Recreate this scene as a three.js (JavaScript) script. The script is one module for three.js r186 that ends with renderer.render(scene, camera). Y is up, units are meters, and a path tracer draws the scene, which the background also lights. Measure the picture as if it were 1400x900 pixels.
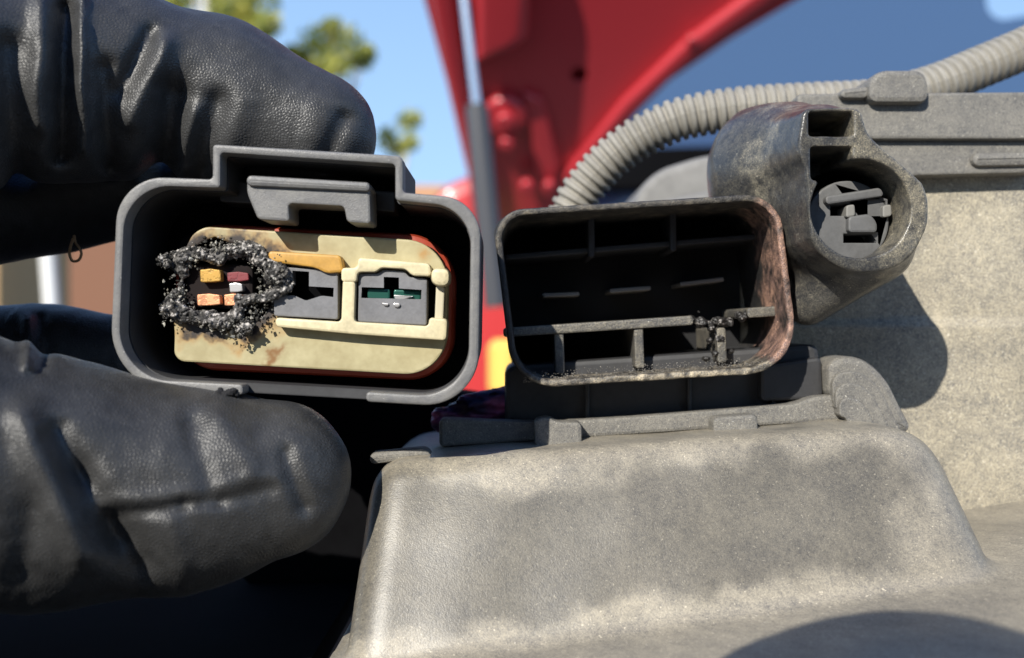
import * as THREE from 'three';
import { mergeGeometries } from 'three/addons/utils/BufferGeometryUtils.js';
import { ImprovedNoise } from 'three/addons/math/ImprovedNoise.js';
import { RoundedBoxGeometry } from 'three/addons/geometries/RoundedBoxGeometry.js';

// ---------------------------------------------------------------- camera, sky, sun, exposure
const scene = new THREE.Scene();
const F = 450 / Math.tan(THREE.MathUtils.degToRad(37.3 / 2));     // focal length in photo pixels
const CY = 1.0;                                                   // camera height
const camera = new THREE.PerspectiveCamera(37.3, 1400 / 900, 0.004, 600);
camera.position.set(0, CY, 0);
camera.lookAt(0, CY, -1);
camera.focus = 0.131;
camera.userData.fStop = 18;

const SUN = new THREE.Vector3(-0.54, 0.70, 1.0).normalize();
const SKY_GAIN = 1.0;
{
  const W = 512, H = 256, a = new Float32Array(W * H * 4);
  for (let j = 0; j < H; j++) {
    const el = ((j + 0.5) / H - 0.5) * Math.PI, y = Math.sin(el);
    for (let i = 0; i < W; i++) {
      let r, g, b;
      if (y >= 0) {
        const t = Math.pow(y, 0.72);
        r = 0.45 * (1 - t) + 0.02 * t; g = 0.70 * (1 - t) + 0.09 * t; b = 0.98 * (1 - t) + 0.36 * t;
      } else { r = 0.16; g = 0.14; b = 0.12; }
      const k = (j * W + i) * 4;
      a[k] = r * SKY_GAIN; a[k + 1] = g * SKY_GAIN; a[k + 2] = b * SKY_GAIN; a[k + 3] = 1;
    }
  }
  const t = new THREE.DataTexture(a, W, H, THREE.RGBAFormat, THREE.FloatType);
  t.mapping = THREE.EquirectangularReflectionMapping; t.magFilter = THREE.LinearFilter; t.needsUpdate = true;
  scene.background = t; scene.environment = t;
}
const sun = new THREE.DirectionalLight(new THREE.Color(1.0, 0.95, 0.86), 4.6);
sun.position.set(0, CY, -0.14).addScaledVector(SUN, 6);
sun.target.position.set(0, CY, -0.14); scene.add(sun, sun.target);
sun.castShadow = true; sun.shadow.mapSize.set(4096, 4096); sun.shadow.bias = -0.0002;
Object.assign(sun.shadow.camera, { left: -1.5, right: 1.5, top: 1.5, bottom: -1.5, near: 0.1, far: 20 });
const renderer = new THREE.WebGLRenderer({ antialias: true });
renderer.setSize(1024, 658);
renderer.toneMapping = THREE.LinearToneMapping;
renderer.toneMappingExposure = 1.42;
renderer.shadowMap.enabled = true;

// ---------------------------------------------------------------- helpers
function mulberry(a) { return () => { a |= 0; a = a + 0x6D2B79F5 | 0; let t = Math.imul(a ^ a >>> 15, 1 | a); t = t + Math.imul(t ^ t >>> 7, 61 | t) ^ t; return ((t ^ t >>> 14) >>> 0) / 4294967296; }; }
const perlin = new ImprovedNoise();
const pn = (x, y, z) => perlin.noise(x + 100.37, y + 57.13, z + 31.71);
const fbm = (x, y, z, o = 4) => { let s = 0, a = 1, n = 0; for (let i = 0; i < o; i++) { s += a * pn(x, y, z); n += a; a *= 0.5; x *= 2.03; y *= 2.03; z *= 2.03; } return s / n; };
const cl = (x, a = 0, b = 1) => Math.min(b, Math.max(a, x));
const ss = (a, b, x) => { const t = cl((x - a) / (b - a)); return t * t * (3 - 2 * t); };
const mix = (a, b, t) => a + (b - a) * t;
// a place in the world from a sight line of the survey and a distance (millimetres) in front of the camera
const P = (px, py, d) => new THREE.Vector3((px - 700) / F * d * 1e-3, CY + (450 - py) / F * d * 1e-3, -d * 1e-3);
const used = {};
function numbered(n) { const k = used[n] = (used[n] ?? -1) + 1; return k ? n + '_' + String(k).padStart(3, '0') : n; }
function thing(name, label, category, base, group) {
  const o = new THREE.Group(); o.name = numbered(name); o.position.copy(base); scene.add(o);
  o.userData = { label, category }; if (group) o.userData.group = group;
  o.userData_ = 0; return o;
}
const wp = new THREE.Vector3();
function part(name, geo, mat, parent, label) {                     // geo is in world axes and places
  const m = new THREE.Mesh(geo, mat); m.name = parent ? name : numbered(name);
  if (parent) {
    wp.set(0, 0, 0); for (let p = parent; p && p !== scene; p = p.parent) wp.add(p.position);
    const c = geo.boundingSphere ?? (geo.computeBoundingSphere(), geo.boundingSphere);
    const at = c.center.clone(); geo.translate(-at.x, -at.y, -at.z); m.position.copy(at).sub(wp); parent.add(m);
  } else scene.add(m);
  m.castShadow = m.receiveShadow = true;
  if (label) m.userData.label = label;
  return m;
}
function struct(name, geo, mat) { const m = part(name, geo, mat, null); m.userData.kind = 'structure'; return m; }
// rounded outline: points [px, py, radius in px] at a distance d
function outline(pts, d, Ctor = THREE.Shape, least = 0) {
  const s = new Ctor(), k = d * 1e-3 / F, q = pts.map(([x, y, r]) => [(x - 700) * k, CY + (450 - y) * k, Math.max((r || 0) * k, least * 1e-3)]), n = q.length;
  for (let i = 0; i < n; i++) {
    const [x0, y0] = q[(i + n - 1) % n], [x, y, r] = q[i], [x1, y1] = q[(i + 1) % n];
    const l0 = Math.hypot(x0 - x, y0 - y), l1 = Math.hypot(x1 - x, y1 - y), e = Math.min(r, l0 * 0.49, l1 * 0.49);
    if (e < 1e-7) { i ? s.lineTo(x, y) : s.moveTo(x, y); continue; }
    const ax = x + (x0 - x) / l0 * e, ay = y + (y0 - y) / l0 * e, bx = x + (x1 - x) / l1 * e, by = y + (y1 - y) / l1 * e;
    i ? s.lineTo(ax, ay) : s.moveTo(ax, ay);
    const h = 0.55; s.bezierCurveTo(mix(ax, x, h), mix(ay, y, h), mix(bx, x, h), mix(by, y, h), bx, by);
  }
  s.closePath(); return s;
}
// solid with its front at distance d (mm), running len mm back
function slab(shape, d, len, bevel = 0.2, seg = 10, crease = 0.7) {
  const b = bevel * 1e-3, L = len * 1e-3;
  const g = new THREE.ExtrudeGeometry(shape, { depth: L - 2 * b, bevelEnabled: b > 0, bevelThickness: b, bevelSize: b, bevelOffset: -b, bevelSegments: 2, curveSegments: seg });
  g.translate(0, 0, -d * 1e-3 - L + b);
  return weighted(g, crease);
}
const poly = (pts, d, len, bevel = 0.2, seg = 10) => slab(outline(pts, d, THREE.Shape, bevel * 1.7), d, len, bevel, seg);
function bar(x0, y0, x1, y1, h, d, len, bevel = 0.25) {            // beam between two sight lines, h px high
  const L = Math.hypot(x1 - x0, y1 - y0), nx = -(y1 - y0) / L * h / 2, ny = (x1 - x0) / L * h / 2;
  return poly([[x0 + nx, y0 + ny, h / 4], [x1 + nx, y1 + ny, h / 4], [x1 - nx, y1 - ny, h / 4], [x0 - nx, y0 - ny, h / 4]], d, len, bevel, 3);
}
function weighted(g0, crease) {                                    // area weighted normals, kept apart at sharp corners
  const g = g0.index ? g0.toNonIndexed() : g0, p = g.attributes.position, n = p.count / 3, fn = new Float32Array(n * 3), map = new Map(), keys = new Array(p.count);
  const a = new THREE.Vector3(), b = new THREE.Vector3(), c = new THREE.Vector3();
  for (let f = 0; f < n; f++) {
    a.fromBufferAttribute(p, f * 3); b.fromBufferAttribute(p, f * 3 + 1); c.fromBufferAttribute(p, f * 3 + 2);
    b.sub(a); c.sub(a); b.cross(c); fn.set([b.x * 1e6, b.y * 1e6, b.z * 1e6], f * 3);
    for (let k = 0; k < 3; k++) { const i = f * 3 + k, key = Math.round(p.getX(i) * 2e6) + '_' + Math.round(p.getY(i) * 2e6) + '_' + Math.round(p.getZ(i) * 2e6); keys[i] = key; const l = map.get(key); l ? l.push(f) : map.set(key, [f]); }
  }
  const N = new Float32Array(p.count * 3), co = Math.cos(crease), len = f => Math.hypot(fn[f * 3], fn[f * 3 + 1], fn[f * 3 + 2]) || 1e-20;
  for (let i = 0; i < p.count; i++) {
    const f = i / 3 | 0, lf = len(f); let x = 0, y = 0, z = 0;
    for (const h of map.get(keys[i])) if ((fn[f * 3] * fn[h * 3] + fn[f * 3 + 1] * fn[h * 3 + 1] + fn[f * 3 + 2] * fn[h * 3 + 2]) / lf / len(h) > co) { x += fn[h * 3]; y += fn[h * 3 + 1]; z += fn[h * 3 + 2]; }
    const l = Math.hypot(x, y, z) || 1; N.set([x / l, y / l, z / l], i * 3);
  }
  g.setAttribute('normal', new THREE.BufferAttribute(N, 3)); return g;
}
function rod(a, b, r, seg = 20, r2 = r) {
  const g = new THREE.CylinderGeometry(r2, r, a.distanceTo(b), seg, 1);
  g.applyQuaternion(new THREE.Quaternion().setFromUnitVectors(new THREE.Vector3(0, 1, 0), b.clone().sub(a).normalize()));
  return g.translate((a.x + b.x) / 2, (a.y + b.y) / 2, (a.z + b.z) / 2);
}
function boxUV(geo, tile) {                                        // uv in metres over the tile size, by the way each face points
  const g = geo.index ? geo.toNonIndexed() : geo, p = g.attributes.position, uv = new Float32Array(p.count * 2);
  const a = new THREE.Vector3(), b = new THREE.Vector3(), c = new THREE.Vector3(), n = new THREE.Vector3();
  for (let i = 0; i < p.count; i += 3) {
    a.fromBufferAttribute(p, i); b.fromBufferAttribute(p, i + 1); c.fromBufferAttribute(p, i + 2);
    n.subVectors(b, a).cross(c.clone().sub(a)); const x = Math.abs(n.x), y = Math.abs(n.y), z = Math.abs(n.z);
    for (let k = 0; k < 3; k++) {
      const q = [a, b, c][k], u = x > y && x > z ? q.z : q.x, v = y > x && y > z ? q.z : q.y;
      uv[(i + k) * 2] = u / tile; uv[(i + k) * 2 + 1] = v / tile;
    }
  }
  g.setAttribute('uv', new THREE.BufferAttribute(uv, 2)); return g;
}
function tiltUV(g, tile) {                                         // one slanting projection: runs on unbroken over ledge and wall
  const p = g.attributes.position, uv = new Float32Array(p.count * 2);
  for (let i = 0; i < p.count; i++) { uv[i * 2] = (p.getX(i) - 0.35 * p.getZ(i)) / tile; uv[i * 2 + 1] = 0.8 * (p.getY(i) - p.getZ(i)) / tile; }
  g.setAttribute('uv', new THREE.BufferAttribute(uv, 2)); return g;
}
function paint(geo, fn) {                                          // vertex colours from place
  const p = geo.attributes.position, c = new Float32Array(p.count * 3);
  for (let i = 0; i < p.count; i++) { const q = fn(p.getX(i), p.getY(i), p.getZ(i)); c.set(q, i * 3); }
  geo.setAttribute('color', new THREE.BufferAttribute(c, 3)); return geo;
}
// surface of a distance field f(x,y,z) (all millimetres, camera at 0,0,0) as a smooth mesh
function mould(f, lo, hi, cell) {
  const n = [0, 1, 2].map(i => Math.ceil((hi[i] - lo[i]) / cell) + 1), [nx, ny, nz] = n;
  const v = new Float32Array(nx * ny * nz).fill(9), B = 6;
  for (let bz = 0; bz < nz; bz += B) for (let by = 0; by < ny; by += B) for (let bx = 0; bx < nx; bx += B) {
    const c = f(lo[0] + (bx + B / 2) * cell, lo[1] + (by + B / 2) * cell, lo[2] + (bz + B / 2) * cell), skip = Math.abs(c) > B * cell * 1.6 + 3;
    for (let z = bz; z < Math.min(nz, bz + B); z++) for (let y = by; y < Math.min(ny, by + B); y++) for (let x = bx; x < Math.min(nx, bx + B); x++) {
      const edge = x === 0 || y === 0 || z === 0 || x === nx - 1 || y === ny - 1 || z === nz - 1;
      const d = skip ? c : f(lo[0] + x * cell, lo[1] + y * cell, lo[2] + z * cell);
      v[x + nx * (y + ny * z)] = edge ? Math.max(d, cell * 0.3) : d;
    }
  }
  const idx = new Int32Array(nx * ny * nz).fill(-1), pos = [], tri = [], at = (x, y, z) => x + nx * (y + ny * z);
  for (let z = 0; z < nz - 1; z++) for (let y = 0; y < ny - 1; y++) for (let x = 0; x < nx - 1; x++) {
    let s = 0, cx = 0, cy = 0, cz = 0, m = 0; const q = [];
    for (let k = 0; k < 8; k++) { q[k] = v[at(x + (k & 1), y + (k >> 1 & 1), z + (k >> 2))]; if (q[k] < 0) m |= 1 << k; }
    if (m === 0 || m === 255) continue;
    for (let k = 0; k < 8; k++) for (const e of [1, 2, 4]) if (!(k & e)) {
      const j = k | e; if ((q[k] < 0) === (q[j] < 0)) continue;
      const t = q[k] / (q[k] - q[j]);
      cx += (k & 1) + (e === 1 ? t : 0); cy += (k >> 1 & 1) + (e === 2 ? t : 0); cz += (k >> 2) + (e === 4 ? t : 0); s++;
    }
    idx[at(x, y, z)] = pos.length / 3;
    pos.push(lo[0] + (x + cx / s) * cell, lo[1] + (y + cy / s) * cell, lo[2] + (z + cz / s) * cell);
  }
  const quad = (a, b, c, d, flip) => { if (a < 0 || b < 0 || c < 0 || d < 0) return; flip ? tri.push(a, c, b, a, d, c) : tri.push(a, b, c, a, c, d); };
  for (let z = 1; z < nz - 1; z++) for (let y = 1; y < ny - 1; y++) for (let x = 1; x < nx - 1; x++) {
    const s = v[at(x, y, z)] < 0;
    if (s !== v[at(x + 1, y, z)] < 0) quad(idx[at(x, y - 1, z - 1)], idx[at(x, y, z - 1)], idx[at(x, y, z)], idx[at(x, y - 1, z)], !s);
    if (s !== v[at(x, y + 1, z)] < 0) quad(idx[at(x - 1, y, z - 1)], idx[at(x - 1, y, z)], idx[at(x, y, z)], idx[at(x, y, z - 1)], !s);
    if (s !== v[at(x, y, z + 1)] < 0) quad(idx[at(x - 1, y - 1, z)], idx[at(x, y - 1, z)], idx[at(x, y, z)], idx[at(x - 1, y, z)], !s);
  }
  const N = new Float32Array(pos.length), e = cell * 0.5;
  for (let i = 0; i < pos.length; i += 3) {
    const [x, y, z] = [pos[i], pos[i + 1], pos[i + 2]];
    let gx = f(x + e, y, z) - f(x - e, y, z), gy = f(x, y + e, z) - f(x, y - e, z), gz = f(x, y, z + e) - f(x, y, z - e);
    const l = Math.hypot(gx, gy, gz) || 1; N[i] = gx / l; N[i + 1] = gy / l; N[i + 2] = gz / l;
  }
  const g = new THREE.BufferGeometry(), pp = new Float32Array(pos.length);
  for (let i = 0; i < pos.length; i += 3) { pp[i] = pos[i] * 1e-3; pp[i + 1] = CY + pos[i + 1] * 1e-3; pp[i + 2] = pos[i + 2] * 1e-3; }
  g.setAttribute('position', new THREE.BufferAttribute(pp, 3)); g.setAttribute('normal', new THREE.BufferAttribute(N, 3)); g.setIndex(tri);
  return g;
}
const smin = (a, b, k) => { const h = Math.max(k - Math.abs(a - b), 0) / k; return Math.min(a, b) - h * h * k * 0.25; };
const smax = (a, b, k) => -smin(-a, -b, k);
function capsule(x, y, z, a, b) {                                  // a, b = [x, y, z, r], tapered
  const ex = b[0] - a[0], ey = b[1] - a[1], ez = b[2] - a[2], px = x - a[0], py = y - a[1], pz = z - a[2];
  const t = cl((px * ex + py * ey + pz * ez) / (ex * ex + ey * ey + ez * ez));
  return Math.hypot(px - ex * t, py - ey * t, pz - ez * t) - mix(a[3], b[3], t);
}
const J = (px, py, d, r) => [(px - 700) / F * d, (450 - py) / F * d, -d, r];   // a joint, millimetres

// ---------------------------------------------------------------- textures
function tileNoise(N, cells, seed) {
  const R = mulberry(seed), l = Float32Array.from({ length: cells * cells }, R), o = new Float32Array(N * N);
  for (let j = 0; j < N; j++) {
    const v = j / N * cells, j0 = v | 0, fy = v - j0, ty = fy * fy * (3 - 2 * fy), r0 = j0 % cells * cells, r1 = (j0 + 1) % cells * cells;
    for (let i = 0; i < N; i++) {
      const u = i / N * cells, i0 = u | 0, fx = u - i0, tx = fx * fx * (3 - 2 * fx), c0 = i0 % cells, c1 = (i0 + 1) % cells;
      o[j * N + i] = mix(mix(l[r0 + c0], l[r0 + c1], tx), mix(l[r1 + c0], l[r1 + c1], tx), ty);
    }
  }
  return o;
}
function tileFbm(N, list, seed) { const o = new Float32Array(N * N); let t = 0; list.forEach(([c, w], i) => { const n = tileNoise(N, c, seed + i * 17); t += w; for (let k = 0; k < o.length; k++) o[k] += n[k] * w; }); for (let k = 0; k < o.length; k++) o[k] /= t; return o; }
function tex(N, fn, srgb) {
  const a = new Uint8Array(N * N * 4);
  for (let k = 0; k < N * N; k++) {
    const c = fn(k); for (let i = 0; i < 3; i++) { let v = cl(c[i]); if (srgb) v = v < 0.0031308 ? v * 12.92 : 1.055 * Math.pow(v, 1 / 2.4) - 0.055; a[k * 4 + i] = v * 255; }
    a[k * 4 + 3] = 255;
  }
  const t = new THREE.DataTexture(a, N, N); t.wrapS = t.wrapT = THREE.RepeatWrapping; t.magFilter = THREE.LinearFilter; t.minFilter = THREE.LinearMipmapLinearFilter; t.generateMipmaps = true;
  if (srgb) t.colorSpace = THREE.SRGBColorSpace; t.needsUpdate = true; return t;
}
const blend3 = (a, b, t) => [mix(a[0], b[0], t), mix(a[1], b[1], t), mix(a[2], b[2], t)];
// dust lying on grey plastic; tiles are 40 mm (1024 px)
const dN = 1024, dLow = tileFbm(dN, [[5, 1], [11, 0.9], [23, 0.7], [60, 0.5]], 11), dGrain = tileFbm(dN, [[210, 0.5], [370, 1], [512, 0.9]], 51), dSpeck = tileNoise(dN, 240, 91), dSpeck2 = tileNoise(dN, 150, 95);
const dMid = tileFbm(dN, [[34, 1], [75, 1], [120, 0.7]], 131), dScr = new Float32Array(dN * dN);
{ const R = mulberry(404); for (let i = 0; i < 150; i++) { let x = R() * dN, y = R() * dN, a = R() * 6.28; const L = 20 + R() * 110, w = 0.25 + 0.6 * R(); for (let k = 0; k < L; k++) { a += (R() - 0.5) * 0.06; x += Math.cos(a); y += Math.sin(a); const q = ((y | 0) + 4 * dN) % dN * dN + ((x | 0) + 4 * dN) % dN; dScr[q] = Math.max(dScr[q], w * Math.sin(k / L * Math.PI)); } } }
function dustTex(plastic, dust, amount, lowW, grainW, speck, midW = 0) {
  return tex(dN, k => {
    const a = cl(amount + (dLow[k] - 0.5) * lowW + (dGrain[k] - 0.5) * grainW + (dMid[k] - 0.5) * midW - dScr[k] * 0.35 * Math.sign(midW));
    let c = blend3(plastic, dust, a);
    if (dSpeck[k] > speck) c = blend3(c, [0.62, 0.58, 0.48], ss(speck, speck + 0.05, dSpeck[k]) * 0.75);
    if (dSpeck2[k] > 0.975) c = blend3(c, [0.8, 0.78, 0.72], ss(0.982, 0.992, dSpeck2[k]) * 0.8);
    if (dSpeck[k] < 0.07) c = blend3(c, [0.05, 0.048, 0.045], 0.55);
    return c;
  }, true);
}
const T = {};
T.dust = dustTex([0.105, 0.104, 0.102], [0.36, 0.335, 0.275], 0.42, 0.5, 0.95, 0.91, 0.35);
T.dustHeavy = dustTex([0.14, 0.135, 0.125], [0.44, 0.395, 0.30], 0.5, 0.8, 1.9, 0.86, 0.4);
T.dustLight = dustTex([0.05, 0.05, 0.052], [0.30, 0.27, 0.21], 0.16, 0.9, 0.9, 0.95);
T.plugWear = dustTex([0.12, 0.12, 0.124], [0.26, 0.25, 0.225], 0.25, 0.5, 0.35, 0.97, 0.4);
T.round = dustTex([0.075, 0.076, 0.08], [0.30, 0.28, 0.23], 0.3, 0.5, 1.6, 0.9, 0.3);
T.dustBump = tex(dN, k => { const v = 0.5 * dLow[k] + 0.5 * dGrain[k]; return [v, v, v]; });
T.soft = tex(512, (() => { const n = tileFbm(512, [[6, 1], [17, 0.8], [50, 0.6], [140, 0.5]], 7); return k => { const v = 0.72 + 0.56 * (n[k] - 0.5); return [v, v, v]; }; })());
T.rough = tex(256, (() => { const n = tileFbm(256, [[20, 1], [60, 0.8], [120, 0.6]], 61); return k => { const v = 0.6 + 0.6 * ss(0.3, 0.65, n[k]); return [v, v, v]; }; })());
{ // leather grain: small pebbles, tile 12 mm
  const N = 512, C = 26, R = mulberry(5), pt = Array.from({ length: C * C }, () => [R(), R(), R()]), h = new Float32Array(N * N);
  for (let j = 0; j < N; j++) for (let i = 0; i < N; i++) {
    const u = i / N * C, v = j / N * C, iu = u | 0, iv = v | 0; let d1 = 9, d2 = 9, hh = 0;
    for (let y = -1; y < 2; y++) for (let x = -1; x < 2; x++) { const q = pt[(iv + y + C) % C * C + (iu + x + C) % C], d = Math.hypot(iu + x + q[0] - u, iv + y + q[1] - v); if (d < d1) { d2 = d1; d1 = d; hh = q[2]; } else if (d < d2) d2 = d; }
    h[j * N + i] = cl((d2 - d1) * 1.6) * (0.6 + 0.4 * hh);
  }
  const f = tileFbm(N, [[9, 1], [120, 0.7]], 77);
  T.leather = tex(N, k => { const v = 0.75 * h[k] + 0.25 * f[k]; return [v, v, v]; });
  T.leatherColor = tex(N, k => { const v = 0.022 + 0.030 * f[k] + 0.008 * h[k]; return [v, v, v]; }, true);
}
const std = o => new THREE.MeshStandardMaterial(o), phy = o => new THREE.MeshPhysicalMaterial(o);
const rgb = (r, g, b) => new THREE.Color().setRGB(r, g, b);
const MAT = {
  housing: std({ map: T.dust, bumpMap: T.dustBump, bumpScale: 0.00005, roughness: 0.42, vertexColors: true }),
  panel: std({ map: T.dustHeavy, bumpMap: T.dustBump, bumpScale: 0.0003, roughness: 0.8, vertexColors: true }),
  trim: std({ color: rgb(0.82, 0.82, 0.84), map: T.dust, bumpMap: T.dustBump, bumpScale: 0.00015, roughness: 0.7 }),
  cowl: std({ color: rgb(0.30, 0.29, 0.27), map: T.soft, roughness: 0.8 }),
  socket: std({ map: T.dustLight, bumpMap: T.dustBump, bumpScale: 0.0002, roughness: 0.55, vertexColors: true }),
  round: std({ map: T.round, bumpMap: T.dustBump, bumpScale: 0.00006, roughness: 0.3, vertexColors: true }),
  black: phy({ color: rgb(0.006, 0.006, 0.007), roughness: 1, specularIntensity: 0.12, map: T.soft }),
  plug: std({ map: T.plugWear, bumpMap: T.dustBump, bumpScale: 0.00006, roughness: 0.46 }),
  plugDark: std({ color: rgb(0.05, 0.05, 0.053), map: T.soft, roughness: 0.55 }),
  glove: phy({ map: T.leatherColor, bumpMap: T.leather, bumpScale: 0.00006, roughness: 0.46, sheen: 0.25, sheenRoughness: 0.4, sheenColor: rgb(0.5, 0.5, 0.5) }),
  cream: std({ color: rgb(0.86, 0.75, 0.47), map: T.soft, roughness: 0.5 }),
  amber: std({ color: rgb(0.70, 0.38, 0.07), map: T.soft, roughness: 0.5 }),
  greyBlock: std({ color: rgb(0.21, 0.21, 0.22), map: T.soft, bumpMap: T.soft, bumpScale: 0.0001, roughness: 0.6 }),
  seal: std({ color: rgb(0.30, 0.035, 0.012), roughness: 0.5 }),
  copper: std({ color: rgb(0.80, 0.36, 0.18), map: T.rough, bumpMap: T.rough, bumpScale: 0.00006, metalness: 0.3, roughness: 0.5 }),
  gold: std({ color: rgb(0.50, 0.29, 0.06), map: T.rough, bumpMap: T.rough, bumpScale: 0.00006, metalness: 0.3, roughness: 0.5 }),
  scorched: std({ color: rgb(0.20, 0.03, 0.035), map: T.rough, bumpMap: T.rough, bumpScale: 0.00006, roughness: 0.6 }),
  tin: std({ color: rgb(0.62, 0.60, 0.58), metalness: 0.9, roughness: 0.35 }),
  green: std({ color: rgb(0.02, 0.10, 0.075), metalness: 0.4, roughness: 0.3 }),
  crumbs: std({ color: rgb(1, 1, 1), vertexColors: true, roughness: 0.9, flatShading: true }),
  conduit: std({ color: rgb(0.37, 0.345, 0.295), map: T.soft, roughness: 0.7 }),
  red: phy({ color: rgb(0.46, 0.03, 0.04), roughness: 0.45, clearcoat: 0.6, clearcoatRoughness: 0.25 }),
  steel: std({ color: rgb(0.72, 0.72, 0.74), metalness: 1, roughness: 0.22 }),
  strut: std({ color: rgb(0.06, 0.06, 0.065), roughness: 0.38 }),
};

// ---------------------------------------------------------------- ground, houses, trees, car body
{
  const g = new THREE.PlaneGeometry(400, 400); g.rotateX(-Math.PI / 2);
  struct('ground', g, std({ color: rgb(0.12, 0.11, 0.10), roughness: 0.95 }));
}
function houseBox(x0, x1, y1, z, dz) { const g = new THREE.BoxGeometry(x1 - x0, y1, dz); return g.translate((x0 + x1) / 2, y1 / 2, z - dz / 2); }
{
  const h = thing('house', 'tan stucco house wall seen below the index finger', 'house', new THREE.Vector3(-8, 0, -14));
  part('wall', houseBox(-15, -5.8, 2.3, -11, 5), std({ color: rgb(0.44, 0.29, 0.14), roughness: 0.9 }), h);
  part('roof', (() => { const s = new THREE.Shape(); s.moveTo(-0.4, 0); s.lineTo(2.8, 1.0); s.lineTo(6, 0); const g = new THREE.ExtrudeGeometry(s, { depth: 9.6, bevelEnabled: false }); g.rotateY(Math.PI / 2); return g.translate(-15.2, 2.31, -11); })(), std({ color: rgb(0.2, 0.1, 0.07), roughness: 0.9 }), h);
  part('downpipe', rod(new THREE.Vector3(-5.05, 0, -10.9), new THREE.Vector3(-5.22, 2.3, -10.9), 0.085, 12), std({ color: rgb(0.75, 0.74, 0.70), roughness: 0.6 }), h);
  part('door', houseBox(-4.98, -4.35, 2.25, -10.97, 0.2), std({ color: rgb(0.19, 0.085, 0.045), roughness: 0.8 }), h);
  const h2 = thing('house', 'distant low house with pale orange roof beside the red fender', 'house', new THREE.Vector3(-3, 0, -32));
  part('wall', houseBox(-7, -1.2, 5.2, -32, 5), std({ color: rgb(0.42, 0.36, 0.26), roughness: 0.9 }), h2);
  part('roof', houseBox(-7.2, -1.0, 0.5, -31.8, 5.4).translate(0, 5.2, 0), std({ color: rgb(0.5, 0.27, 0.15), roughness: 0.9 }), h2);
}
function leafCrown(blobs, seed, count, size) {
  const R = mulberry(seed), pos = [], col = [];
  for (let i = 0; i < count; i++) {
    const b = blobs[i % blobs.length], u = R() * 6.283, w = R() * 2 - 1, r = Math.pow(R(), 0.55) * b[3] * 1.3, s = Math.sqrt(1 - w * w);
    const c = [b[0] + r * s * Math.cos(u), b[1] + r * w * 0.8, b[2] + r * s * Math.sin(u)], e = size * (0.6 + 0.8 * R());
    const a1 = new THREE.Vector3(R() - 0.5, R() - 0.5, R() - 0.5).normalize(), a2 = new THREE.Vector3(R() - 0.5, R() - 0.5, R() - 0.5).cross(a1).normalize();
    const q = (m, n) => pos.push(c[0] + a1.x * e * m + a2.x * e * n, c[1] + a1.y * e * m + a2.y * e * n, c[2] + a1.z * e * m + a2.z * e * n);
    q(-1, 0); q(0, -0.5); q(1, 0); q(-1, 0); q(1, 0); q(0, 0.5);
    const t = R(), k = [mix(0.26, 0.62, t), mix(0.34, 0.56, t), mix(0.06, 0.10, t)];
    for (let j = 0; j < 6; j++) col.push(...k);
  }
  const g = new THREE.BufferGeometry(); g.setAttribute('position', new THREE.Float32BufferAttribute(pos, 3)); g.setAttribute('color', new THREE.Float32BufferAttribute(col, 3)); g.computeVertexNormals(); return g;
}
const leafMat = phy({ vertexColors: true, roughness: 0.9, transmission: 0.5, thickness: 0, side: THREE.DoubleSide });
const barkMat = std({ color: rgb(0.60, 0.56, 0.50), roughness: 0.9 });
function tree(label, d, crowns, trunk, seed, count) {
  const at = (x, y, k = 0) => P(x, y, (d + k) * 1000);
  const foot = at(trunk[0], 450); foot.y = 0;
  const t = thing('tree', label, 'tree', foot, 'trees against the sky');
  const top = at(trunk[1], trunk[2]), limbs = [rod(foot, top, 0.16, 10, 0.07)];
  const R = mulberry(seed + 9);
  const blobs = crowns.map(([x, y, r]) => { const c = at(x, y, (R() - 0.5) * 0.6); limbs.push(rod(top.clone().lerp(foot, 0.15 + 0.2 * R()), c, 0.05, 6, 0.015)); return [c.x, c.y, c.z, r / F * d]; });
  part('trunk', mergeGeometries(limbs), barkMat, t); part('crown', leafCrown(blobs, seed, count, 0.075), leafMat, t);
}
tree('pale trunked tree rising above the index finger knuckle', 14, [[222, 22, 18], [362, 34, 18], [345, 44, 14], [318, 38, 16], [235, 0, 26], [290, -20, 40], [345, 8, 30], [330, 30, 20], [260, -60, 50], [360, -40, 40], [310, 15, 22]], [268, 284, -30], 21, 2400);
tree('small yellow green tree top right of the index finger', 15, [[412, 78, 18], [440, 60, 28], [475, 62, 26], [452, 92, 22], [490, 80, 18], [455, 38, 12], [425, 95, 18], [400, 72, 10], [500, 70, 8]], [450, 448, 110], 22, 1500);
tree('sparse young tree low beside the red hood', 16, [[530, 190, 16], [560, 165, 15], [545, 205, 14], [560, 195, 12]], [535, 540, 230], 23, 380);

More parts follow.
